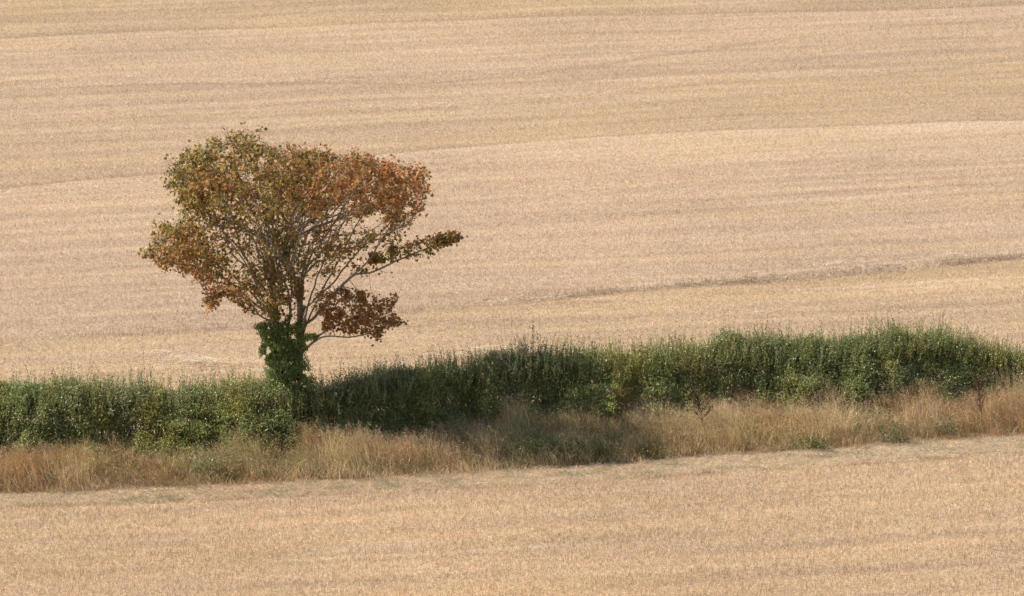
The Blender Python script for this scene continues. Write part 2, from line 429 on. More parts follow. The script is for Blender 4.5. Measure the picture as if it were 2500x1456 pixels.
# seed heads on part of the blades
s = np.where((rng.random(n) < .20) & (h > .45))[0]
tip = B[s].copy(); tip[:, :2] += lean[s]; tip[:, 2] += h[s] * (1 - .25 * np.minimum(1, np.linalg.norm(lean[s], axis=1) / h[s]))
for q in range(5):
    p = tip + rng.normal(0, .025, tip.shape) - np.concatenate([lean[s] * .06 * q, np.full((len(s), 1), .035 * q)], 1)
    ax = np.concatenate([lean[s] * 1.2, np.full((len(s), 1), .25)], 1) + rng.normal(0, .22, tip.shape)
    a.add(*leaves(p, ax, rng.normal(0, 1, p.shape), rng.uniform(.05, .10, len(s)), .014, np.clip(c[s] * .6 + np.array([.20, .15, .09]), 0, .75)))
# withered weeds mixed through the grass: stems with small brown and olive leaves
n = 5200
x = rng.uniform(-16, 34, n); t = rng.uniform(.06, 1, n); y = (EDGE(x) + .2) * (1 - t) + (HFRONT(x) + .6) * t
k = fbm(x / 1.3, y / 1.0, 93, 2) > .40; x, y, t = x[k], y[k], t[k]; n = len(x); z = zg(x, y)
b = np.stack([x, y, z], 1); hw = rng.uniform(.25, .85, n) * (.5 + .5 * sstep(0, .4, t)); d = np.stack([rng.normal(-.1, .3, n), rng.normal(0, .3, n), np.ones(n)], 1)
a.add(*whips(b, b + unit(d) * hw[:, None], np.full(n, .006), BRN * .7))
wc = mix(np.array([.22, .13, .06]) * np.ones((n, 1)), np.array([.21, .21, .07]), sstep(.4, .6, vnoise(x / .9, y / .8, 95))); wc = mix(wc, np.array([.42, .30, .13]), (rng.random(n) < .3) * .8)
for q in range(14):
    p = b + unit(d) * (hw * rng.uniform(.25, 1.0, n))[:, None] + rng.normal(0, .035, (n, 3))
    a.add(*leaves(p, rng.normal(0, 1, (n, 3)), rng.normal(0, .5, (n, 3)) + np.array([0, 0, .7]), rng.uniform(.03, .075, n), .03, wc * rng.uniform(.6, 1.4, (n, 1))))
# fallen stems lying across the tufts
n = 5000
x = rng.uniform(-16, 34, n); t = rng.uniform(.15, 1, n); y = (EDGE(x) + .2) * (1 - t) + (HFRONT(x) + .4) * t; z = zg(x, y) + rng.uniform(.2, .6, n)
th = rng.uniform(0, 6.28, n); l = rng.uniform(.25, .7, n)
a.add(*blades(np.stack([x, y, z], 1), rng.uniform(-.12, .22, n), rng.uniform(.008, .016, n), np.stack([np.cos(th), np.sin(th)], 1) * l[:, None], rng.uniform(0, 3.14, n), STRAW * rng.uniform(.7, 1.2, (n, 1)), segs=3, flat_tip=.4))
# matted undergrowth, coloured darker to stand for shade under the overhanging grass
n = 40000
x = rng.uniform(-16, 34, n); t = rng.uniform(0.02, 1.1, n); y = (EDGE(x) + .1) * (1 - t) + (HFRONT(x) + .6) * t; z = zg(x, y)
c = mix(BRN * .8 * np.ones((n, 1)), GRN * .9, sstep(.45, .7, fbm(x / 1.6, y / 1.2, 91, 2)))
c = mix(c, STRAW * .7, rng.random(n) * .4) * rng.uniform(.35, .9, (n, 1))
a.add(*blades(np.stack([x, y, z], 1), rng.uniform(.1, .4, n) * sstep(-.1, .25, t), rng.uniform(.008, .016, n), rng.normal(0, .13, (n, 2)), rng.uniform(0, 3.14, n), c, segs=2))
tag(build('verge_grass', *a.get(), M_grass), 'tall dry brown and straw coloured grass along the front of the hedge', 'grass', 'stuff')

# ------------------------------------------------------------------ hedge
rng = np.random.default_rng(43)
HT = np.array([(-400, 935), (0, 948), (150, 940), (300, 948), (500, 945), (620, 940), (700, 955), (770, 962), (830, 940), (900, 918), (1000, 905), (1100, 895), (1200, 880), (1300, 862), (1400, 868), (1500, 862), (1600, 855),
               (1700, 850), (1770, 832), (1850, 830), (1950, 838), (2050, 832), (2150, 815), (2250, 815), (2350, 822), (2400, 850), (2450, 872), (2520, 900), (2900, 880)], float)
HDEP = 1.25                                    # hedge half depth, its axis lies behind the front foot
def hy(x): return HFRONT(x) + HDEP
_hx = np.arange(-20, 40, .25); _hz = np.zeros_like(_hx)
for i, xx in enumerate(_hx):                   # height that puts the hedge top where the photograph has it
    yy = hy(xx); g = zg(np.array(xx), np.array(yy))
    dy = (yy - CAM[1]); px = 1250 + F * (xx - CAM[0]) / (dy * math.cos(PITCH) + 23 * math.sin(PITCH))
    v = np.interp(px, HT[:, 0], HT[:, 1]); d = ray(np.array(px), np.array(v)); tt = (yy - CAM[1]) / d[1]
    _hz[i] = CAM[2] + d[2] * tt - g
def hh(x): return np.interp(x, _hx, _hz) * (.85 + .17 * vnoise(x / .8, x * 0, 99) + .06 * (vnoise(x / .3, x * 0, 98) - .5))
GA = np.array([.300, .325, .105]); GB = np.array([.280, .312, .110]); GC = np.array([.375, .350, .095]); GD = np.array([.330, .345, .160])
def hedge_col(x, zr, n):
    q = fbm(x / 2.6, zr * .5, 101, 2); q2 = fbm(x / 1.1 + 9, zr / 1.2, 103, 2)
    c = mix(GA * np.ones((n, 1)), GB, sstep(.35, .65, q)); c = mix(c, GC, sstep(.55, .8, q2) * .8); c = mix(c, GD, sstep(.6, .8, fbm(x / 1.7, zr, 105, 2)) * .8)
    rr_ = rng.random(n); c = np.where((rr_ < .025)[:, None], np.array([.24, .12, .06]), c); c = np.where((rr_ > .95)[:, None], np.array([.33, .30, .09]), c)
    return c
def sprigs(base, direc, length, nl, size, colr, acc, stem_acc, face=0.0, spread=.6):
    """leafy twigs: nl leaves along each"""
    n = len(base); d = unit(direc)
    tip = base + d * length[:, None]
    if stem_acc is not None: stem_acc.add(*whips(base, tip, np.full(n, .004), np.array([.10, .075, .05])))
    for k in range(nl):
        t = (k + rng.uniform(.1, .9, n)) / nl
        p = base + d * (length * t)[:, None] + rng.normal(0, .012, (n, 3))
        ax = d * .7 + rng.normal(0, spread, (n, 3)); nr = rng.normal(0, .5, (n, 3)) + face * d; nr[:, 2] += .8
        cc = colr * rng.uniform(.7, 1.35, (n, 1))
        L = size * rng.uniform(.7, 1.3, n)
        acc.add(*leaves(p, ax, nr, L, L * .68, cc))
hedge_root = thing('hedge', (0.0, float(hy(0.)), float(zg(np.array(0.), hy(np.array(0.))))), 'long dense dark green hedge running across the field below the rust leaved tree', 'hedge')
fol = Acc(); stems = Acc()
# woody stems inside
ns = 2600
sx = rng.uniform(-16, 34, ns); off = rng.uniform(-.7, .7, ns); sy = hy(sx) + off * .6; sz = zg(sx, sy)
bx = np.stack([sx, sy, sz], 1); tx = bx + np.stack([rng.normal(0, .3, ns), off * .8, hh(sx) * rng.uniform(.6, .95, ns)], 1)
stems.add(*whips(bx, tx, rng.uniform(.008, .02, ns), np.array([.10, .08, .055]), np.stack([np.zeros(ns), off * .3, np.zeros(ns)], 1)))
# leafy sprigs on the lumpy outside of the hedge
def n3(x, y, z, s, seed): return (vnoise(x / s + z * .37 / s, y / s + 7, seed) + vnoise(z / s - y * .41 / s, x / s, seed + 1) + vnoise(y / s + x * .23 / s, z / s + 3, seed + 2)) / 3
n = 150000
sx = rng.uniform(-15.5, 33.5, n)
which = rng.random(n); u1 = rng.random(n)
zf = np.where(which < .55, u1 ** .9 * .93, np.where(which < .72, u1 * .9, 0)); wf = 1.40 * (1 - zf ** 1.5) ** .85 * (.88 + .12 * np.sin(zf * 3.0))
dx = np.where(which < .55, -wf, np.where(which < .72, wf, rng.uniform(-.75, .75, n))); dz = np.where(which < .72, zf, (1 - np.abs(dx / 1.40) ** 1.176) ** .667)
H = hh(sx)
ly, lz = dx * HDEP, np.maximum(dz, .0) * H
l1 = n3(sx, ly, lz, .75, 141); l2 = n3(sx, ly, lz, .33, 145); l3 = n3(sx + 40, ly, lz, 1.9, 149)
R0 = .88 + 1.0 * (l1 - .5) + .62 * (l2 - .5) + .5 * (l3 - .5)
inner = rng.random(n) ** .55
rr = R0 * (.74 + .28 * inner)
keep = (l2 > .36) | (inner < .6)
top = sstep(.5, 1, dz)
p = np.stack([sx + rng.normal(0, .03, n), hy(sx) + ly * rr * (.92 + .12 * np.minimum(dz, 1)) * (.74 + .62 * fbm(sx / 1.5, sx * 0, 157, 2)), 0 * sx], 1)
p[:, 2] = zg(p[:, 0], p[:, 1]) + np.clip(lz * (.50 + .50 * rr / .90), .02, None) * .99
d = np.stack([rng.normal(0, .55, n), dx * .8 + rng.normal(0, .45, n), .35 + 1.3 * top + rng.normal(0, .4, n)], 1)
p, d, k_ = p[keep], d[keep], keep
m = len(p); q = n3(p[:, 0], p[:, 1], p[:, 2], .28, 151)
cc = hedge_col(p[:, 0], lz[keep], m) * (.8 + .4 * q)[:, None]
sprigs(p, d, rng.uniform(.12, .30, m), 7, .060, cc, fol, None, face=.7)
o = build('foliage', *fol.get(), M_hleaf, hedge_root)
build('stems', *stems.get(), M_stem, hedge_root)
# tips: short whips that give the ragged top
tipf = Acc(); tips = Acc()
n = 12000
x = rng.uniform(-16, 34, n); y = hy(x) + rng.normal(-.1, .5, n); z = zg(x, y); H = hh(x)
ln = rng.gamma(2.0, .10, n)
cl_ = vnoise(x / .35, y / .35, 161); b = np.stack([x, y, z + H * rng.uniform(.72, .93, n)], 1); d = np.stack([rng.normal(0, .22, n), rng.normal(0, .22, n), np.ones(n)], 1); ln = ln * (.35 + 1.5 * cl_); lg = rng.random(n) < .07; ln[lg] += rng.uniform(.15, .5, lg.sum())
ln = ln + .32
tips.add(*whips(b, b + unit(d) * ln[:, None], np.full(n, .006), np.array([.12, .095, .05])))
cc = mix(hedge_col(x, H, n) * 1.1, np.array([.15, .115, .05]), (rng.random(n) < .3) * .6)
sprigs(b, d, ln, 19, .052, cc, tipf, None, spread=.8)
v1 = tipf.get(); v2 = tips.get()
build('shoot_tips', np.concatenate([v1[0], v2[0]]), np.concatenate([v1[1], v2[1] + len(v1[0])]), np.concatenate([v1[2], v2[2]]), M_hleaf, hedge_root)
# single tall shoots that stand clear of the hedge top
SHOOTS = [(1302, 785, 7), (1290, 815, 4), (1312, 812, 4), (190, 888, 6), (2150, 757, 5), (2170, 772, 6), (2081, 768, 4), (2108, 765, 4), (2120, 780, 5), (1765, 798, 6), (1750, 815, 5), (1800, 800, 4), (1830, 800, 4), (915, 858, 2),
          (985, 872, 4), (1030, 868, 6), (870, 885, 3), (1245, 835, 4), (1380, 838, 4), (1495, 835, 5), (1620, 822, 5), (1660, 828, 4), (1880, 800, 4), (1905, 805, 4), (1985, 798, 5), (2035, 790, 5), (2060, 785, 4), (2195, 770, 6), (2210, 778, 6),
          (2255, 785, 6), (2290, 792, 5), (2345, 795, 6), (2360, 798, 5), (40, 905, 4), (85, 905, 4), (130, 900, 4), (240, 910, 4), (300, 898, 4), (345, 902, 5), (410, 898, 4), (445, 895, 5), (525, 905, 4), (575, 898, 5), (620, 905, 4),
          (1455, 845, 4), (1545, 838, 4), (1715, 835, 4), (1150, 868, 4), (1100, 872, 4), (945, 880, 3), (2420, 835, 4)]
for px, py, nl in SHOOTS:
    g = hit(np.array(px), np.array(1080 - px * .06)); xx = g[0]; yy = float(hy(xx)) + rng.normal(0, .3)
    d = ray(np.array(px), np.array(py)); top = CAM + d * ((yy - CAM[1]) / d[1])
    xx = top[0]; g0 = float(zg(np.array(xx), np.array(yy))); H = float(hh(xx)); zb = g0 + H * .78
    ln = max(.3, top[2] - zb); basep = np.array([xx + rng.normal(0, .08), yy, top[2] - ln])
    a = Acc(); a.add(*whips(basep[None], top[None], np.array([.008]), np.array([.12, .095, .05])))
    cc = hedge_col(np.array([xx]), np.array([H]), 1) * rng.uniform(.9, 1.3)
    m = max(6, int(ln * 9)); ts = np.sort(rng.uniform(.05, 1, m)); pp = basep + (top - basep) * ts[:, None]
    dd = np.stack([rng.normal(0, .6, m), rng.normal(0, .6, m), rng.uniform(.4, 1, m)], 1)
    sprigs(pp, dd, rng.uniform(.03, .10, m) * (1.3 - ts), nl, .042, np.repeat(cc, m, 0), a, None, spread=.8)
    build('shoot', *a.get(), M_hleaf, hedge_root)

# ------------------------------------------------------------------ tree
rng = np.random.default_rng(44)
def at(px, py, dep):
    d = ray(np.array(px, float), np.array(py, float)); return CAM + d * ((dep - CAM[1]) / d[1])
TREE0 = np.array([0., 0., float(zg(np.array(0.), np.array(0.)))])
LIMBS = [  # px, py, depth from the trunk; the first two are the stems of the trunk
    [(690, 1080, 0), (688, 950, 0), (682, 860, 0), (672, 760, -.1), (664, 700, -.2), (656, 653, -.2), (644, 593, -.2), (648, 546, -.3), (640, 480, -.3), (625, 400, -.3)],
    [(722, 1080, 0.1), (732, 950, .1), (733, 860, .1), (732, 798, .1), (732, 748, .1), (737, 699, .2), (750, 649, .3), (757, 623, .3), (768, 569, .4), (768, 525, .4), (780, 450, .5), (800, 395, .6)],
    [(668, 730, -.1), (640, 700, -.5), (613, 653, -.9), (589, 610, -1.2), (569, 539, -1.5), (540, 470, -1.8), (500, 400, -2.0)],
    [(672, 770, 0), (640, 745, .5), (600, 700, 1.0), (549, 660, 1.5), (505, 627, 1.8), (455, 586, 2.0), (410, 565, 2.1)],
    [(675, 790, 0), (636, 773, -.4), (606, 736, -.9), (562, 715, -1.3), (530, 700, -1.5)],
    [(672, 765, 0), (624, 743, .4), (594, 716, .7), (550, 680, .8), (480, 650, .4), (400, 640, .2), (360, 620, 0)],
    [(737, 703, .2), (708, 662, -.5), (693, 637, -.8), (678, 610, -1.0), (668, 540, -1.4), (690, 450, -1.8)],
    [(733, 800, .1), (750, 790, .1), (779, 758, -.3), (829, 704, -.7), (866, 669, -1.0), (896, 642, -1.2), (930, 590, -1.4), (975, 520, -1.6), (1005, 460, -1.7)],
    [(740, 760, .1), (775, 725, .6), (809, 696, .9), (846, 649, 1.2), (885, 603, 1.5), (943, 555, 1.8), (985, 480, 2.0)],
    [(866, 669, -1.0), (900, 668, -.9), (936, 653, -.9), (993, 627, -.8), (1040, 606, -.7), (1085, 588, -.6), (1118, 577, -.6)],
    [(733, 862, .1), (747, 852, 0), (797, 822, -.6), (846, 824, -.9), (896, 815, -1.1), (925, 800, -1.2), (978, 786, -1.3)],
    [(760, 842, -.2), (790, 810, -.3), (850, 785, -.2), (900, 760, 0), (945, 735, .1)],
    [(735, 790, .1), (720, 700, 1.2), (705, 620, 1.9), (700, 540, 2.4), (720, 450, 2.8), (740, 400, 2.9)],
    [(672, 740, -.1), (690, 690, -1.0), (720, 620, -1.7), (740, 550, -2.2), (760, 480, -2.6), (780, 420, -2.8)],
    [(656, 653, -.2), (625, 600, .8), (600, 540, 1.6), (580, 470, 2.0), (570, 400, 2.2)],
    [(757, 623, .3), (800, 570, -.8), (830, 520, -1.5), (870, 460, -2.2), (900, 420, -2.5)],
    [(750, 649, .3), (800, 600, 1.2), (840, 540, 1.8), (880, 470, 2.4), (910, 415, 2.6)],
    [(702, 880, 0), (704, 800, .2), (712, 720, .6), (716, 660, .9), (722, 600, 1.2), (735, 520, 1.6), (745, 440, 1.8)],
    [(728, 850, .1), (757, 770, .4), (790, 702, .8), (826, 640, 1.1), (858, 575, 1.3), (892, 510, 1.4), (930, 440, 1.4)],
    [(680, 850, 0), (658, 770, -.5), (630, 700, -.9), (598, 640, -1.1), (562, 590, -1.2), (520, 520, -1.2), (480, 440, -1.2)],
    [(735, 830, .1), (752, 750, -.5), (778, 670, -1.0), (800, 600, -1.4), (815, 520, -1.7), (850, 430, -1.8)],
    [(589, 610, -1.2), (540, 560, -1.3), (490, 500, -1.3), (440, 430, -1.3)],
]
POLY = {
 'top': ([(440, 525), (425, 490), (405, 455), (403, 425), (420, 395), (455, 368), (500, 352), (520, 338), (555, 328), (600, 325), (640, 337), (690, 354), (725, 363), (770, 361), (830, 374), (870, 376), (910, 386), (960, 396), (1000, 404),
          (1043, 416), (1050, 445), (1047, 490), (1028, 525), (1003, 556), (960, 545), (900, 530), (840, 540), (780, 535), (720, 540), (650, 545), (580, 540), (520, 545), (470, 530)], 4.5, 2600, 1.0),
 'mid': ([(470, 530), (1003, 556), (985, 578), (930, 600), (860, 640), (800, 670), (720, 690), (640, 680), (560, 640), (500, 590)], 3.4, 1000, .34),
 'left': ([(348, 622), (365, 600), (382, 562), (390, 540), (430, 537), (470, 530), (520, 570), (550, 620), (560, 660), (500, 690), (430, 678), (395, 655)], 2.2, 520, .95),
 'lowleft': ([(500, 690), (505, 750), (540, 738), (600, 770), (640, 780), (720, 770), (738, 700), (700, 655), (600, 645), (540, 655)], 1.7, 420, .85),
 'arm': ([(905, 622), (985, 590), (1040, 570), (1118, 574), (1124, 582), (1080, 603), (1045, 630), (1000, 636), (940, 640), (900, 645)], .7, 420, 2.3),
 'armlow': ([(860, 650), (945, 645), (942, 662), (900, 680), (865, 672)], .5, 40, .9),
 'lowright': ([(765, 720), (800, 695), (860, 705), (905, 712), (940, 745), (965, 720), (950, 757), (985, 785), (950, 803), (925, 826), (905, 812), (850, 812), (795, 805), (765, 765)], 1.1, 560, 1.0),
}
def inpoly(px, py, poly):
    r = np.zeros(len(px), bool); P = np.array(poly, float); j = len(P) - 1
    for i in range(len(P)):
        a, b = P[i], P[j]
        c = ((a[1] > py) != (b[1] > py)) & (px < (b[0] - a[0]) * (py - a[1]) / (b[1] - a[1] + 1e-12) + a[0]); r ^= c; j = i
    return r
def edged(px, py, poly):
    P = np.array(poly, float); d = np.full(len(px), 1e9)
    for i in range(len(P)):
        a, b = P[i - 1], P[i]; ab = b - a; t = np.clip(((px - a[0]) * ab[0] + (py - a[1]) * ab[1]) / (ab @ ab), 0, 1)
        d = np.minimum(d, np.hypot(px - a[0] - ab[0] * t, py - a[1] - ab[1] * t))
    return d
OUTL = POLY['top'][0][:28] + POLY['mid'][0][1:-1][::1]
def crown_at(px, py, dep):
    d = ray(px, py); return CAM + d * ((dep - CAM[1]) / d[:, 1])[:, None]
ATT = []
for nm, (poly, dep, cnt, wgt) in POLY.items():
    P = np.array(poly); px = rng.uniform(P[:, 0].min(), P[:, 0].max(), cnt * 6); py = rng.uniform(P[:, 1].min(), P[:, 1].max(), cnt * 6)
    k = inpoly(px, py, poly); px, py = px[k][:cnt], py[k][:cnt]
    if nm in ('top', 'mid'):
        q = np.hypot((px - 725) / 335, (py - 480) / np.where(py < 480, 165, 230)); dmax = dep * np.sqrt(np.clip(1 - q * q, .03, 1))
        s = rng.uniform(-1, 1, len(px)); s = np.sign(s) * np.abs(s) ** .6
        dp = s * dmax
    else:
        q = edged(px, py, poly) / 35; dmax = dep * np.clip(np.sqrt(q), .25, 1); c0 = {'left': .6, 'lowleft': -.4, 'arm': -.75, 'armlow': -.9, 'lowright': -.6}[nm]
        dp = c0 + rng.uniform(-1, 1, len(px)) * dmax
    ATT.append(crown_at(px, py, dp))
ATT = np.concatenate(ATT)
STEP = .16
nodes, par, lid = [], [], []
for li, L in enumerate(LIMBS):
    P = np.array([at(*p) for p in L])
    # smooth resample
    seg = np.linalg.norm(np.diff(P, axis=0), axis=1); s = np.concatenate([[0], np.cumsum(seg)]); m = np.gradient(P, s, axis=0)
    ts = np.arange(0, s[-1], STEP); i = np.clip(np.searchsorted(s, ts, 'right') - 1, 0, len(s) - 2); h = (s[i + 1] - s[i])[:, None]; t = ((ts - s[i])[:, None]) / h
    Q = (2*t**3-3*t**2+1)*P[i] + (t**3-2*t**2+t)*h*m[i] + (-2*t**3+3*t**2)*P[i+1] + (t**3-t**2)*h*m[i+1]
    Q = Q + rng.normal(0, .018, Q.shape)
    if li < 2: pi = -1; st = 0
    else:
        N = np.array(nodes); pi = int(np.argmin(np.linalg.norm(N - Q[0], axis=1))); st = 1
    for q in Q[st:]:
        nodes.append(q); par.append(pi); lid.append(li); pi = len(nodes) - 1
# more ascending limbs that fan out from the lower forks into the crown
big = ATT[:2600]; chosen = [int(rng.integers(len(big)))]; dd_ = np.linalg.norm(big - big[chosen[0]], axis=1)
for k in range(46):
    j = int(np.argmax(dd_)); chosen.append(j); dd_ = np.minimum(dd_, np.linalg.norm(big - big[j], axis=1))
base_n = len(nodes); TR0 = at(700, 790, 0)
for k, j in enumerate(chosen):
    T = big[j]; N = np.array(nodes); lid_a = np.array(lid); v = T - N; dist = np.linalg.norm(v, axis=1)
    hor = np.hypot(N[:, 0] - TR0[0], N[:, 1]); horT = math.hypot(T[0] - TR0[0], T[1])
    ok = (N[:, 2] > TR0[2] + .1) & (dist > 2.2) & (dist < 6.8) & (N[:, 2] < T[2] - .9) & (hor < horT + .2)
    if not ok.any(): continue
    pi = int(np.argmin(np.where(ok, dist * .55 + 1.1 * hor + (.25 + .8 * (k % 3 == 0)) * np.maximum(N[:, 2] - TR0[2] - .6, 0) + rng.uniform(0, 1.0, len(N)) * (lid_a[:, None] == np.array([1]))[:, 0], 1e9))); P0 = N[pi]; pd = P0 - N[par[pi]] if par[pi] >= 0 else np.array([0, 0, 1.])
    pd = unit(pd + np.array([0, 0, .05])); P1 = P0 + pd * dist[pi] * .35; P2 = T - unit(v[pi] + np.array([0, 0, .8])) * dist[pi] * .3
    ts = np.arange(STEP, dist[pi], STEP) / dist[pi]; t = ts[:, None]
    Q = (1-t)**3*P0 + 3*t*(1-t)**2*P1 + 3*t*t*(1-t)*P2 + t**3*T; wk = np.cumsum(rng.normal(0, .055, Q.shape), 0); wk[:, 2] *= .6; wk -= wk[-1] * t; Q = Q + wk + rng.normal(0, .015, Q.shape)
    l0 = lid[pi] if lid[pi] >= 2 else 100 + k
    for q_ in Q: nodes.append(q_); par.append(pi); lid.append(l0); pi = len(nodes) - 1
nodes = list(nodes)
WISP = [(553, 314, 560, 352), (595, 314, 592, 350), (638, 308, 634, 352), (524, 334, 540, 362), (482, 354, 500, 380), (735, 360, 728, 385), (768, 355, 762, 385), (868, 366, 862, 395), (830, 368, 826, 395), (912, 380, 905, 405), (1003, 398, 992, 425), (1044, 412, 1025, 435), (404, 430, 430, 440), (415, 392, 440, 412),
        (350, 622, 385, 612), (392, 538, 410, 560), (1126, 576, 1100, 584), (968, 716, 950, 742), (985, 787, 960, 785), (922, 832, 915, 808), (510, 757, 520, 735), (456, 362, 472, 385), (700, 350, 698, 378), (1050, 470, 1030, 475), (1030, 520, 1012, 512), (945, 668, 925, 660)]
wisp_pts = []
for x1_, y1_, x0_, y0_ in WISP:
    N = np.array(nodes); dpt = float(N[np.argmin(np.linalg.norm(N[:, [0, 2]] - at(x0_, y0_, 0)[[0, 2]], axis=1))][1]); a0 = at(x0_, y0_, dpt); a1 = at(x1_, y1_, dpt)
    pi = int(np.argmin(np.linalg.norm(N - a0, axis=1))); P0 = N[pi]; l0 = lid[pi]; m_ = max(2, int(np.linalg.norm(a1 - P0) / .12))
    for q in range(1, m_ + 1):
        t = q / m_; nodes.append(P0 * (1 - t) ** 2 + 2 * t * (1 - t) * a0 + a1 * t * t + rng.normal(0, .012, 3)); par.append(pi); lid.append(l0); pi = len(nodes) - 1
        if t > .5: wisp_pts.append(pi)
A = ATT.copy(); alive = np.ones(len(A), bool)
NN = np.array(nodes)
wisp_mask = set(wisp_pts)
bd = np.full(len(A), 1e9); bi = np.zeros(len(A), int)
z_cut = at(700, 800, 0)[2]
def upd(new, start):
    for k, p in enumerate(new):
        d = np.linalg.norm(A - p, axis=1)
        if p[2] < z_cut and lid[start + k] < 2: d = d + 5.0
        u = d < bd; bd[u] = d[u]; bi[u] = start + k
upd(NN, 0)
for it in range(90):
    act = alive & (bd < 2.6)
    if not act.any(): break
    acc = {}
    ids = bi[act]; dirs = unit(A[act] - NN[ids])
    order = np.argsort(ids); ids = ids[order]; dirs = dirs[order]
    u, st = np.unique(ids, return_index=True); sums = np.add.reduceat(dirs, st, axis=0)
    g = unit(sums + np.array([0, 0, .12]) * 1.0 + rng.normal(0, .12, sums.shape))
    new = NN[u] + g * STEP
    start = len(NN)
    for k in range(len(u)): par.append(int(u[k])); lid.append(lid[u[k]])
    NN = np.concatenate([NN, new]); upd(new, start)
    alive &= bd > .24
par = np.array(par); lid = np.array(lid); NV = len(NN)
kids = [[] for _ in range(NV)]
for i in range(NV):
    if par[i] >= 0: kids[par[i]].append(i)
rad = np.zeros(NV); tips_ = np.zeros(NV, int)
for i in range(NV - 1, -1, -1):
    pass
order = np.argsort([0])  # depth-first order from the roots
stack = [i for i in range(NV) if par[i] < 0]; seq = []
while stack:
    i = stack.pop(); seq.append(i); stack += kids[i]
GAM = 2.6
for i in reversed(seq):
    if not kids[i]: rad[i] = 0.0085
    else: rad[i] = max(0.0085, sum(rad[c] ** GAM for c in kids[i]) ** (1 / GAM) * 1.0015)
rad[:] = np.where(rad > .05, .05 + (rad - .05) * .52, rad); rad[:] = np.minimum(rad, .125)
tree = thing('sycamore_tree', tuple(TREE0), 'broad crowned tree with rust and olive autumn leaves standing in the hedge', 'tree')
BARK = np.array([.21, .172, .128])
limb_acc = {}
def chain(i0):
    """follow the thickest child from i0; returns the list, pushes the others"""
    L = [i0]; i = i0; more = []
    while kids[i]:
        ks = sorted(kids[i], key=lambda c: -rad[c]); more += ks[1:]; i = ks[0]; L.append(i)
    return L, more
todo = [i for i in range(NV) if par[i] < 0]
while todo:
    i0 = todo.pop(); L, more = chain(i0); todo += more
    key = int(lid[i0]) if par[i0] < 0 or True else 0
    ids = ([par[i0]] if par[i0] >= 0 else []) + L
    if len(ids) < 2: continue
    pts = NN[ids]; r = rad[ids].copy()
    if par[i0] >= 0: r[0] = r[1] if len(r) > 1 else r[0]
    if len(pts) > 3: pts[1:-1] = pts[1:-1] * .5 + (pts[:-2] + pts[2:]) * .25
    if par[i0] < 0: r[:4] *= np.array([1.5, 1.35, 1.2, 1.1])
    sides = 9 if r.max() > .06 else (6 if r.max() > .02 else 4)
    cc = BARK * rng.uniform(.85, 1.15)
    limb_acc.setdefault(key, Acc()).add(*tube(pts, r, sides, cc))
tv = [limb_acc.pop(k).get() for k in (0, 1) if k in limb_acc]
a = Acc(); [a.add(*t) for t in tv]
build('trunk', *a.get(), M_bark, tree, smooth=True)
for k in sorted(limb_acc): build('limb', *limb_acc[k].get(), M_bark, tree, smooth=True)
# leaves on the thin wood
def topx(p):
    d = p - CAM; f = d @ fw; return 1250 + F * (d @ rt) / f, 728 - F * (d @ upv) / f
thin = np.where(rad < .021)[0]
px, py = topx(NN[thin])
den = np.zeros(len(thin))
for nm, (poly, dep, cnt, wgt) in POLY.items(): den = np.maximum(den, inpoly(px, py, poly) * wgt)
den = np.where(den == 0, .25, den)
q_ = np.hypot((px - 725) / 335, (py - 480) / np.where(py < 480, 165, 230)); up_ = (py < 560) & (px > 440)
den = np.where(up_, den * (1 - .42 * sstep(450, 570, py)) * (.72 + .28 * sstep(.45, .85, q_)), den)
den = np.where((py > 520) & (py < 690) & (px > 540) & (px < 900), np.minimum(den, .55), den)
tip_b = np.array([1.6 if not kids[i] else .8 for i in thin])
clump = vnoise(NN[thin][:, 0] / .5, NN[thin][:, 2] / .45 + NN[thin][:, 1] * .7, 121)
lam = den * tip_b * (.08 + 1.85 * clump) * 11.6
cnt = rng.poisson(lam)
cnt = np.where([i in wisp_mask for i in thin], np.maximum(cnt, 6), cnt)
src = np.repeat(thin, cnt); n = len(src)
off = rng.normal(0, 1, (n, 3)); off = unit(off) * rng.uniform(.03, .20, (n, 1))
pos = NN[src] + off
px, py = topx(pos)
ins = np.zeros(n, bool); ed = np.zeros(n)
for nm, (poly, dep, cnt_, wgt) in POLY.items():
    i_ = inpoly(px, py, poly); ins |= i_; ed = np.where(i_, np.maximum(ed, edged(px, py, poly)), ed)
nz_ = n3(pos[:, 0], pos[:, 1], pos[:, 2], .38, 171)
slim = inpoly(px, py, POLY['arm'][0]) | inpoly(px, py, POLY['lowright'][0]) | inpoly(px, py, POLY['armlow'][0])
k_ = slim | (ed > 26) | (nz_ > .50 - .10 * ed / 26)
k_ |= np.array([i in wisp_mask for i in src])
k_ &= (n3(pos[:, 0], pos[:, 1], pos[:, 2], .55, 175) > .40) | (rng.random(n) < .45)
src, off, pos, px, py = src[k_], off[k_], pos[k_], px[k_], py[k_]; n = len(src)
axd = off + rng.normal(0, .05, (n, 3)); axd[:, 2] -= .06
nr = rng.normal(0, .5, (n, 3)); nr[:, 2] += .75; nr[:, 0] -= .25
OL = np.array([.215, .175, .045]); DG = np.array([.105, .115, .035]); RU = np.array([.39, .165, .052]); BR = np.array([.31, .175, .060]); YL = np.array([.42, .31, .06]); OR = np.array([.40, .20, .055])
qa = fbm(pos[:, 0] / .9, pos[:, 2] / .8 + pos[:, 1] * .5, 123, 2)
redness = .14 + .76 * np.clip((px - 470) / 430, 0, 1) * np.clip((620 - py) / 150, 0, 1) + .42 * np.clip((620 - px) / 120, 0, 1) * np.clip((py - 520) / 60, 0, 1)
redness = redness + .35 * np.clip((py - 640) / 60, 0, 1) + .3 * np.clip((px - 740) / 60, 0, 1) * np.clip((py - 640) / 60, 0, 1) + (qa - .5) * 1.1
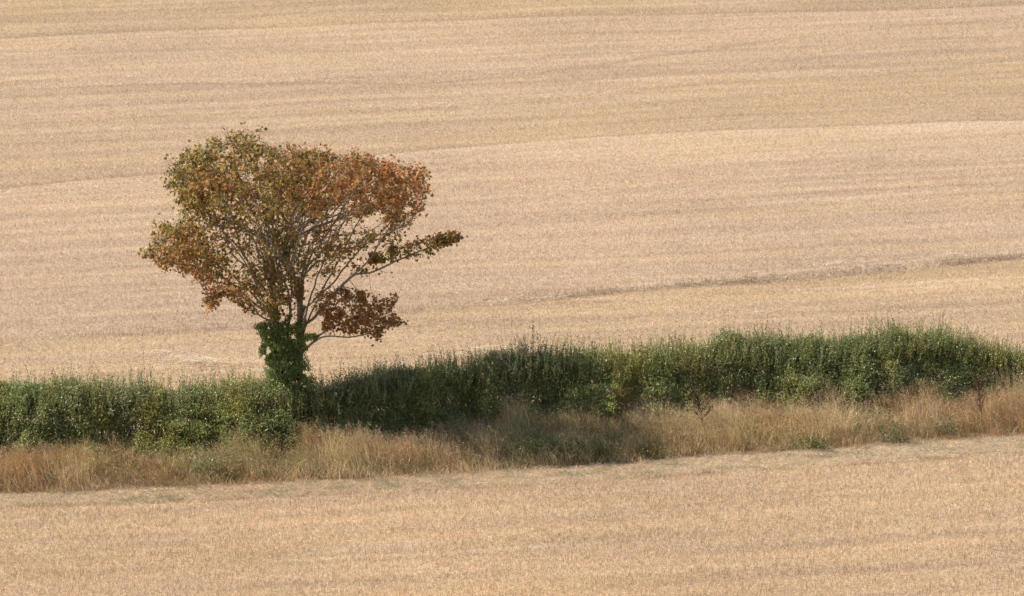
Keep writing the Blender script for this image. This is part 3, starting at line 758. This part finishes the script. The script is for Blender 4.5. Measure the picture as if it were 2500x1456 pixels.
u = rng.random(n)
c = mix(OL * np.ones((n, 1)), BR, sstep(.12, .5, redness + (u - .5) * .8)); c = mix(c, RU, sstep(.5, .95, redness + (u - .5) * .8))
c = np.where((rng.random(n) < .13 * (1 - np.clip(redness, 0, 1)) + .02)[:, None], YL, c); c = np.where((rng.random(n) < .13)[:, None], OR, c); c = np.where((rng.random(n) < .14)[:, None], DG, c)
c = mix(c, np.array([.30, .155, .055]), np.clip((px - 760) / 80, 0, 1) * np.clip((py - 680) / 30, 0, 1) * .6)
c = c * rng.uniform(.75, 1.45, (n, 1))
L = rng.uniform(.06, .125, n)
crown = build('crown', *leaves(pos, axd, nr, L, L * 1.05, c, lobed=True), M_leaf, tree)
print('TREE nodes', NV, 'leaves', n, 'base radius', rad[0], 'alive', alive.sum())

# ------------------------------------------------------------------ ivy round the trunk
rng = np.random.default_rng(45)
def blob_leaves(acc, px, py, dep, rx, ry, rd, n, size, c, dens_in=.45):
    n = int(n * 5)
    ctr = at(px, py, dep); d = unit(rng.normal(0, 1, (n, 3))) * (rng.uniform(dens_in, 1.05, (n, 1)))
    m = np.array([rx, rd, ry]) / 75
    p = ctr + d * m
    w = vnoise(p[:, 0] / .16, p[:, 2] / .16 + p[:, 1], 131) > .22; p = p[w]; d = d[w]; n = len(p)
    ax = d * .5 + rng.normal(0, .5, (n, 3)); ax[:, 2] -= .2; nr = d + rng.normal(0, .45, (n, 3)); nr[:, 2] += .5
    L = size * rng.uniform(.7, 1.3, n)
    acc.add(*leaves(p, ax, nr, L, L * .9, c * rng.uniform(.65, 1.4, (n, 1))))
IV = np.array([.21, .27, .062])
ivy = thing('ivy', tuple(TREE0), 'dark green ivy wrapped around the tree trunk just above the hedge', 'ivy')
a = Acc()
for (px, py, dep, rx, ry, rd, n) in [(698, 960, 0, 58, 70, 54, 1900), (690, 890, 0, 45, 52, 44, 1600), (676, 845, -.1, 36, 40, 36, 1000), (660, 808, -.1, 32, 26, 30, 520), (634, 797, -.2, 15, 8, 12, 55), (725, 905, .1, 34, 48, 34, 800),
                                     (728, 835, .1, 26, 34, 28, 420), (700, 800, 0, 24, 18, 24, 240), (722, 800, -.2, 18, 12, 14, 120), (672, 768, -.15, 13, 22, 13, 110), (668, 738, -.2, 9, 16, 9, 50), (735, 785, .1, 13, 20, 13, 110), (738, 755, .1, 8, 15, 8, 40), (708, 780, 0, 14, 14, 14, 80), (762, 822, -.3, 18, 10, 12, 70), (648, 860, -.2, 16, 26, 16, 180), (745, 935, -.2, 30, 26, 26, 350)]:
    blob_leaves(a, px, py, dep, rx, ry, rd, n, .052, IV)
build('foliage', *a.get(), M_hleaf, ivy)
a = Acc()
for k in range(7):
    pts = np.array([at(690 + rng.normal(0, 22) + 4 * math.sin(q), 1050 - q * 25, -.25 + rng.normal(0, .03)) for q in range(10)]); a.add(*tube(pts, np.linspace(.025, .008, 10), 5, BARK * .6))
build('stem', *a.get(), M_bark, ivy, smooth=True)

# ------------------------------------------------------------------ single plants of the verge and hedge
rng = np.random.default_rng(46)
def on_ground(px, py):
    g = hit(np.array(px, float), np.array(py, float)); g[2] = float(zg(g[0], g[1])); return g
def leafy(name, label, cat, px, py, w, h, nst, nl, size, c, stemc=(.12, .10, .05), group=None, dy=.35, lift=0.0):
    """a clump of leafy stems: w, h metres; foliage and stems are its parts"""
    g = on_ground(px, py); root = thing(name, tuple(g), label, cat, group)
    n = nst; b = g + np.stack([rng.normal(0, w * .34, n), rng.normal(0, dy * .5, n), np.zeros(n)], 1)
    ang = rng.normal(0, .45, n); t = b + np.stack([np.sin(ang) * w * .6, rng.normal(0, dy, n), h * rng.uniform(.55, 1.05, n)], 1)
    s = Acc(); s.add(*whips(b, t, np.full(n, .007), np.array(stemc)))
    f = Acc()
    for q in range(max(6, int(nl * .8))):
        tt = rng.uniform(lift, 1, n); p = b + (t - b) * tt[:, None] + rng.normal(0, .05, (n, 3))
        ax = rng.normal(0, .7, (n, 3)); ax[:, 2] += .25; nr = rng.normal(0, .5, (n, 3)); nr[:, 2] += .8
        L = size * rng.uniform(.65, 1.35, n); f.add(*leaves(p, ax, nr, L, L * .65, np.array(c) * rng.uniform(.6, 1.4, (n, 1))))
    build('leaves', *f.get(), M_hleaf, root); build('stems', *s.get(), M_stem, root)
    return root
leafy('bramble', 'wide low dark green bramble patch in the dry grass below the hedge', 'bramble', 1330, 1122, 2.9, .72, 210, 24, .065, (.17, .19, .045))
leafy('leafy_weed', 'grey green leafy weed growing in the dry grass below and left of the tree', 'weed', 505, 1168, .9, .75, 60, 22, .06, (.19, .21, .07))
leafy('leafy_weed', 'small bright green bush at the foot of the verge on the right', 'weed', 1985, 1098, .8, .5, 45, 16, .06, (.15, .18, .035))
leafy('leafy_weed', 'pale green big leaved weed amid the straw coloured grass halfway to the hedge at right', 'weed', 2118, 1040, .7, .65, 26, 9, .10, (.22, .25, .09))
leafy('bramble', 'arching thin bramble shoot at the foot of the verge, rightmost by the mown strip', 'bramble', 2185, 1082, .8, .7, 40, 14, .06, (.16, .175, .06))
leafy('leafy_weed', 'grey green thistle like weed in dry grass near the right end of the verge', 'weed', 2300, 1062, .7, .55, 26, 10, .075, (.15, .18, .085))
leafy('bramble', 'light green bramble leaves spilling from the front of the hedge at right', 'bramble', 2070, 1010, 2.0, .85, 70, 11, .09, (.17, .205, .055), lift=.3)
leafy('leafy_weed', 'yellowing weed clump at the verge edge right of the wide bramble patch', 'weed', 1585, 1120, 1.0, .45, 50, 16, .05, (.27, .22, .04))
leafy('leafy_weed', 'small dark green weed at the verge edge between the bramble patch and the yellowing clump', 'weed', 1480, 1120, .7, .55, 40, 14, .055, (.17, .19, .04))
leafy('leafy_weed', 'reddish leaved sprawling shoots beside the ivy at the right of the trunk', 'shrub', 752, 1085, 1.0, 2.25, 46, 16, .05, (.22, .13, .05), stemc=(.14, .08, .05), dy=.25, lift=.45)
leafy('dead_shrub', 'rusty orange dead shrub showing inside the front of the hedge', 'shrub', 1512, 1043, .6, 1.35, 34, 22, .055, (.32, .16, .05), dy=.3, lift=.45)
def dock(label, px, py, topx_, topy, spread, c, nb=7, leafc=None):
    g = on_ground(px, py); root = thing('dock_plant', tuple(g), label, 'dock', 'withered dock plants in the verge')
    d = ray(np.array(float(topx_)), np.array(float(topy))); top = CAM + d * ((g[1] - CAM[1]) / d[1])
    s = Acc(); s.add(*whips(g[None], top[None], np.array([.014]), np.array(c) * .8))
    ts = np.linspace(.35, .9, nb); b = g + (top - g) * ts[:, None]
    H = np.linalg.norm(top - g); sg = np.where(np.arange(nb) % 2, 1, -1)
    tip = b + np.stack([sg * spread * rng.uniform(.5, 1, nb), rng.normal(0, .1, nb), H * .32 * rng.uniform(.7, 1.1, nb)], 1)
    s.add(*whips(b, tip, np.full(nb, .008), np.array(c) * .8)); f = Acc()
    B = np.concatenate([b, (g + (top - g) * .5)[None]]); T = np.concatenate([tip, top[None]])
    for B1, T1_ in zip(B, T):
        f = Acc(); t = rng.uniform(.15, 1, (70, 1)); p = B1 + (T1_ - B1) * t + rng.normal(0, .02, (70, 3))
        f.add(*leaves(p, rng.normal(0, 1, p.shape), rng.normal(0, 1, p.shape), rng.uniform(.03, .06, 70), .03, np.array(c) * rng.uniform(.7, 1.4, (70, 1))))
        build('seed_head', *f.get(), M_grass, root)
    build('stem', *s.get(), M_stem, root)
dock('dark maroon branching dock in the dry grass right of the bramble patch', 1727, 1072, 1700, 955, .38, (.085, .030, .022), 9)
dock('tall dark brown dock at the right end of the verge below the hedge', 2400, 1055, 2388, 925, .25, (.12, .06, .035), 8)
dock('thin rust red dock with flat seed heads standing before the left part of the hedge', 252, 1112, 251, 985, .22, (.24, .085, .05), 5)
def flower(name, label, px, py, h, c, n, petal):
    g = on_ground(px, py); root = thing(name, tuple(g), label, 'flower'); b = np.repeat(g[None], n, 0)
    t = b + np.stack([rng.normal(0, .10, n), rng.normal(0, .08, n), h * rng.uniform(.85, 1.05, n)], 1)
    s = Acc(); s.add(*whips(b, t, np.full(n, .006), np.array([.09, .11, .03])))
    for q in range(6):
        p = b + (t - b) * rng.uniform(.1, .8, (n, 1)); s.add(*leaves(p, rng.normal(0, 1, (n, 3)), rng.normal(0, .4, (n, 3)) + [0, 0, 1], .08, .03, np.repeat(np.array([[.09, .12, .035]]), n, 0)))
    build('stem', *s.get(), M_hleaf, root)
    for t1 in t:
        th = np.arange(8) / 8 * 6.28; ax = np.stack([np.cos(th), np.sin(th), rng.uniform(.1, .5, 8)], 1)
        build('flower_head', *leaves(np.repeat(t1[None], 8, 0), ax, np.tile([0, 0, 1.], (8, 1)), petal, petal * .6, np.array([c]) * rng.uniform(.8, 1.1, (8, 1))), M_grass, root)
flower('ragwort', 'yellow flowered ragwort in front of the hedge at the far left', 155, 1118, .75, (.60, .45, .03), 9, .05)
flower('ragwort', 'yellow flowered ragwort rising among the bramble leaves by the right part of the hedge', 2053, 1005, .98, (.55, .45, .04), 6, .05)
flower('poppy', 'single small red poppy in shaded grass left of the bramble patch', 1188, 1130, .62, (.55, .08, .04), 1, .055)
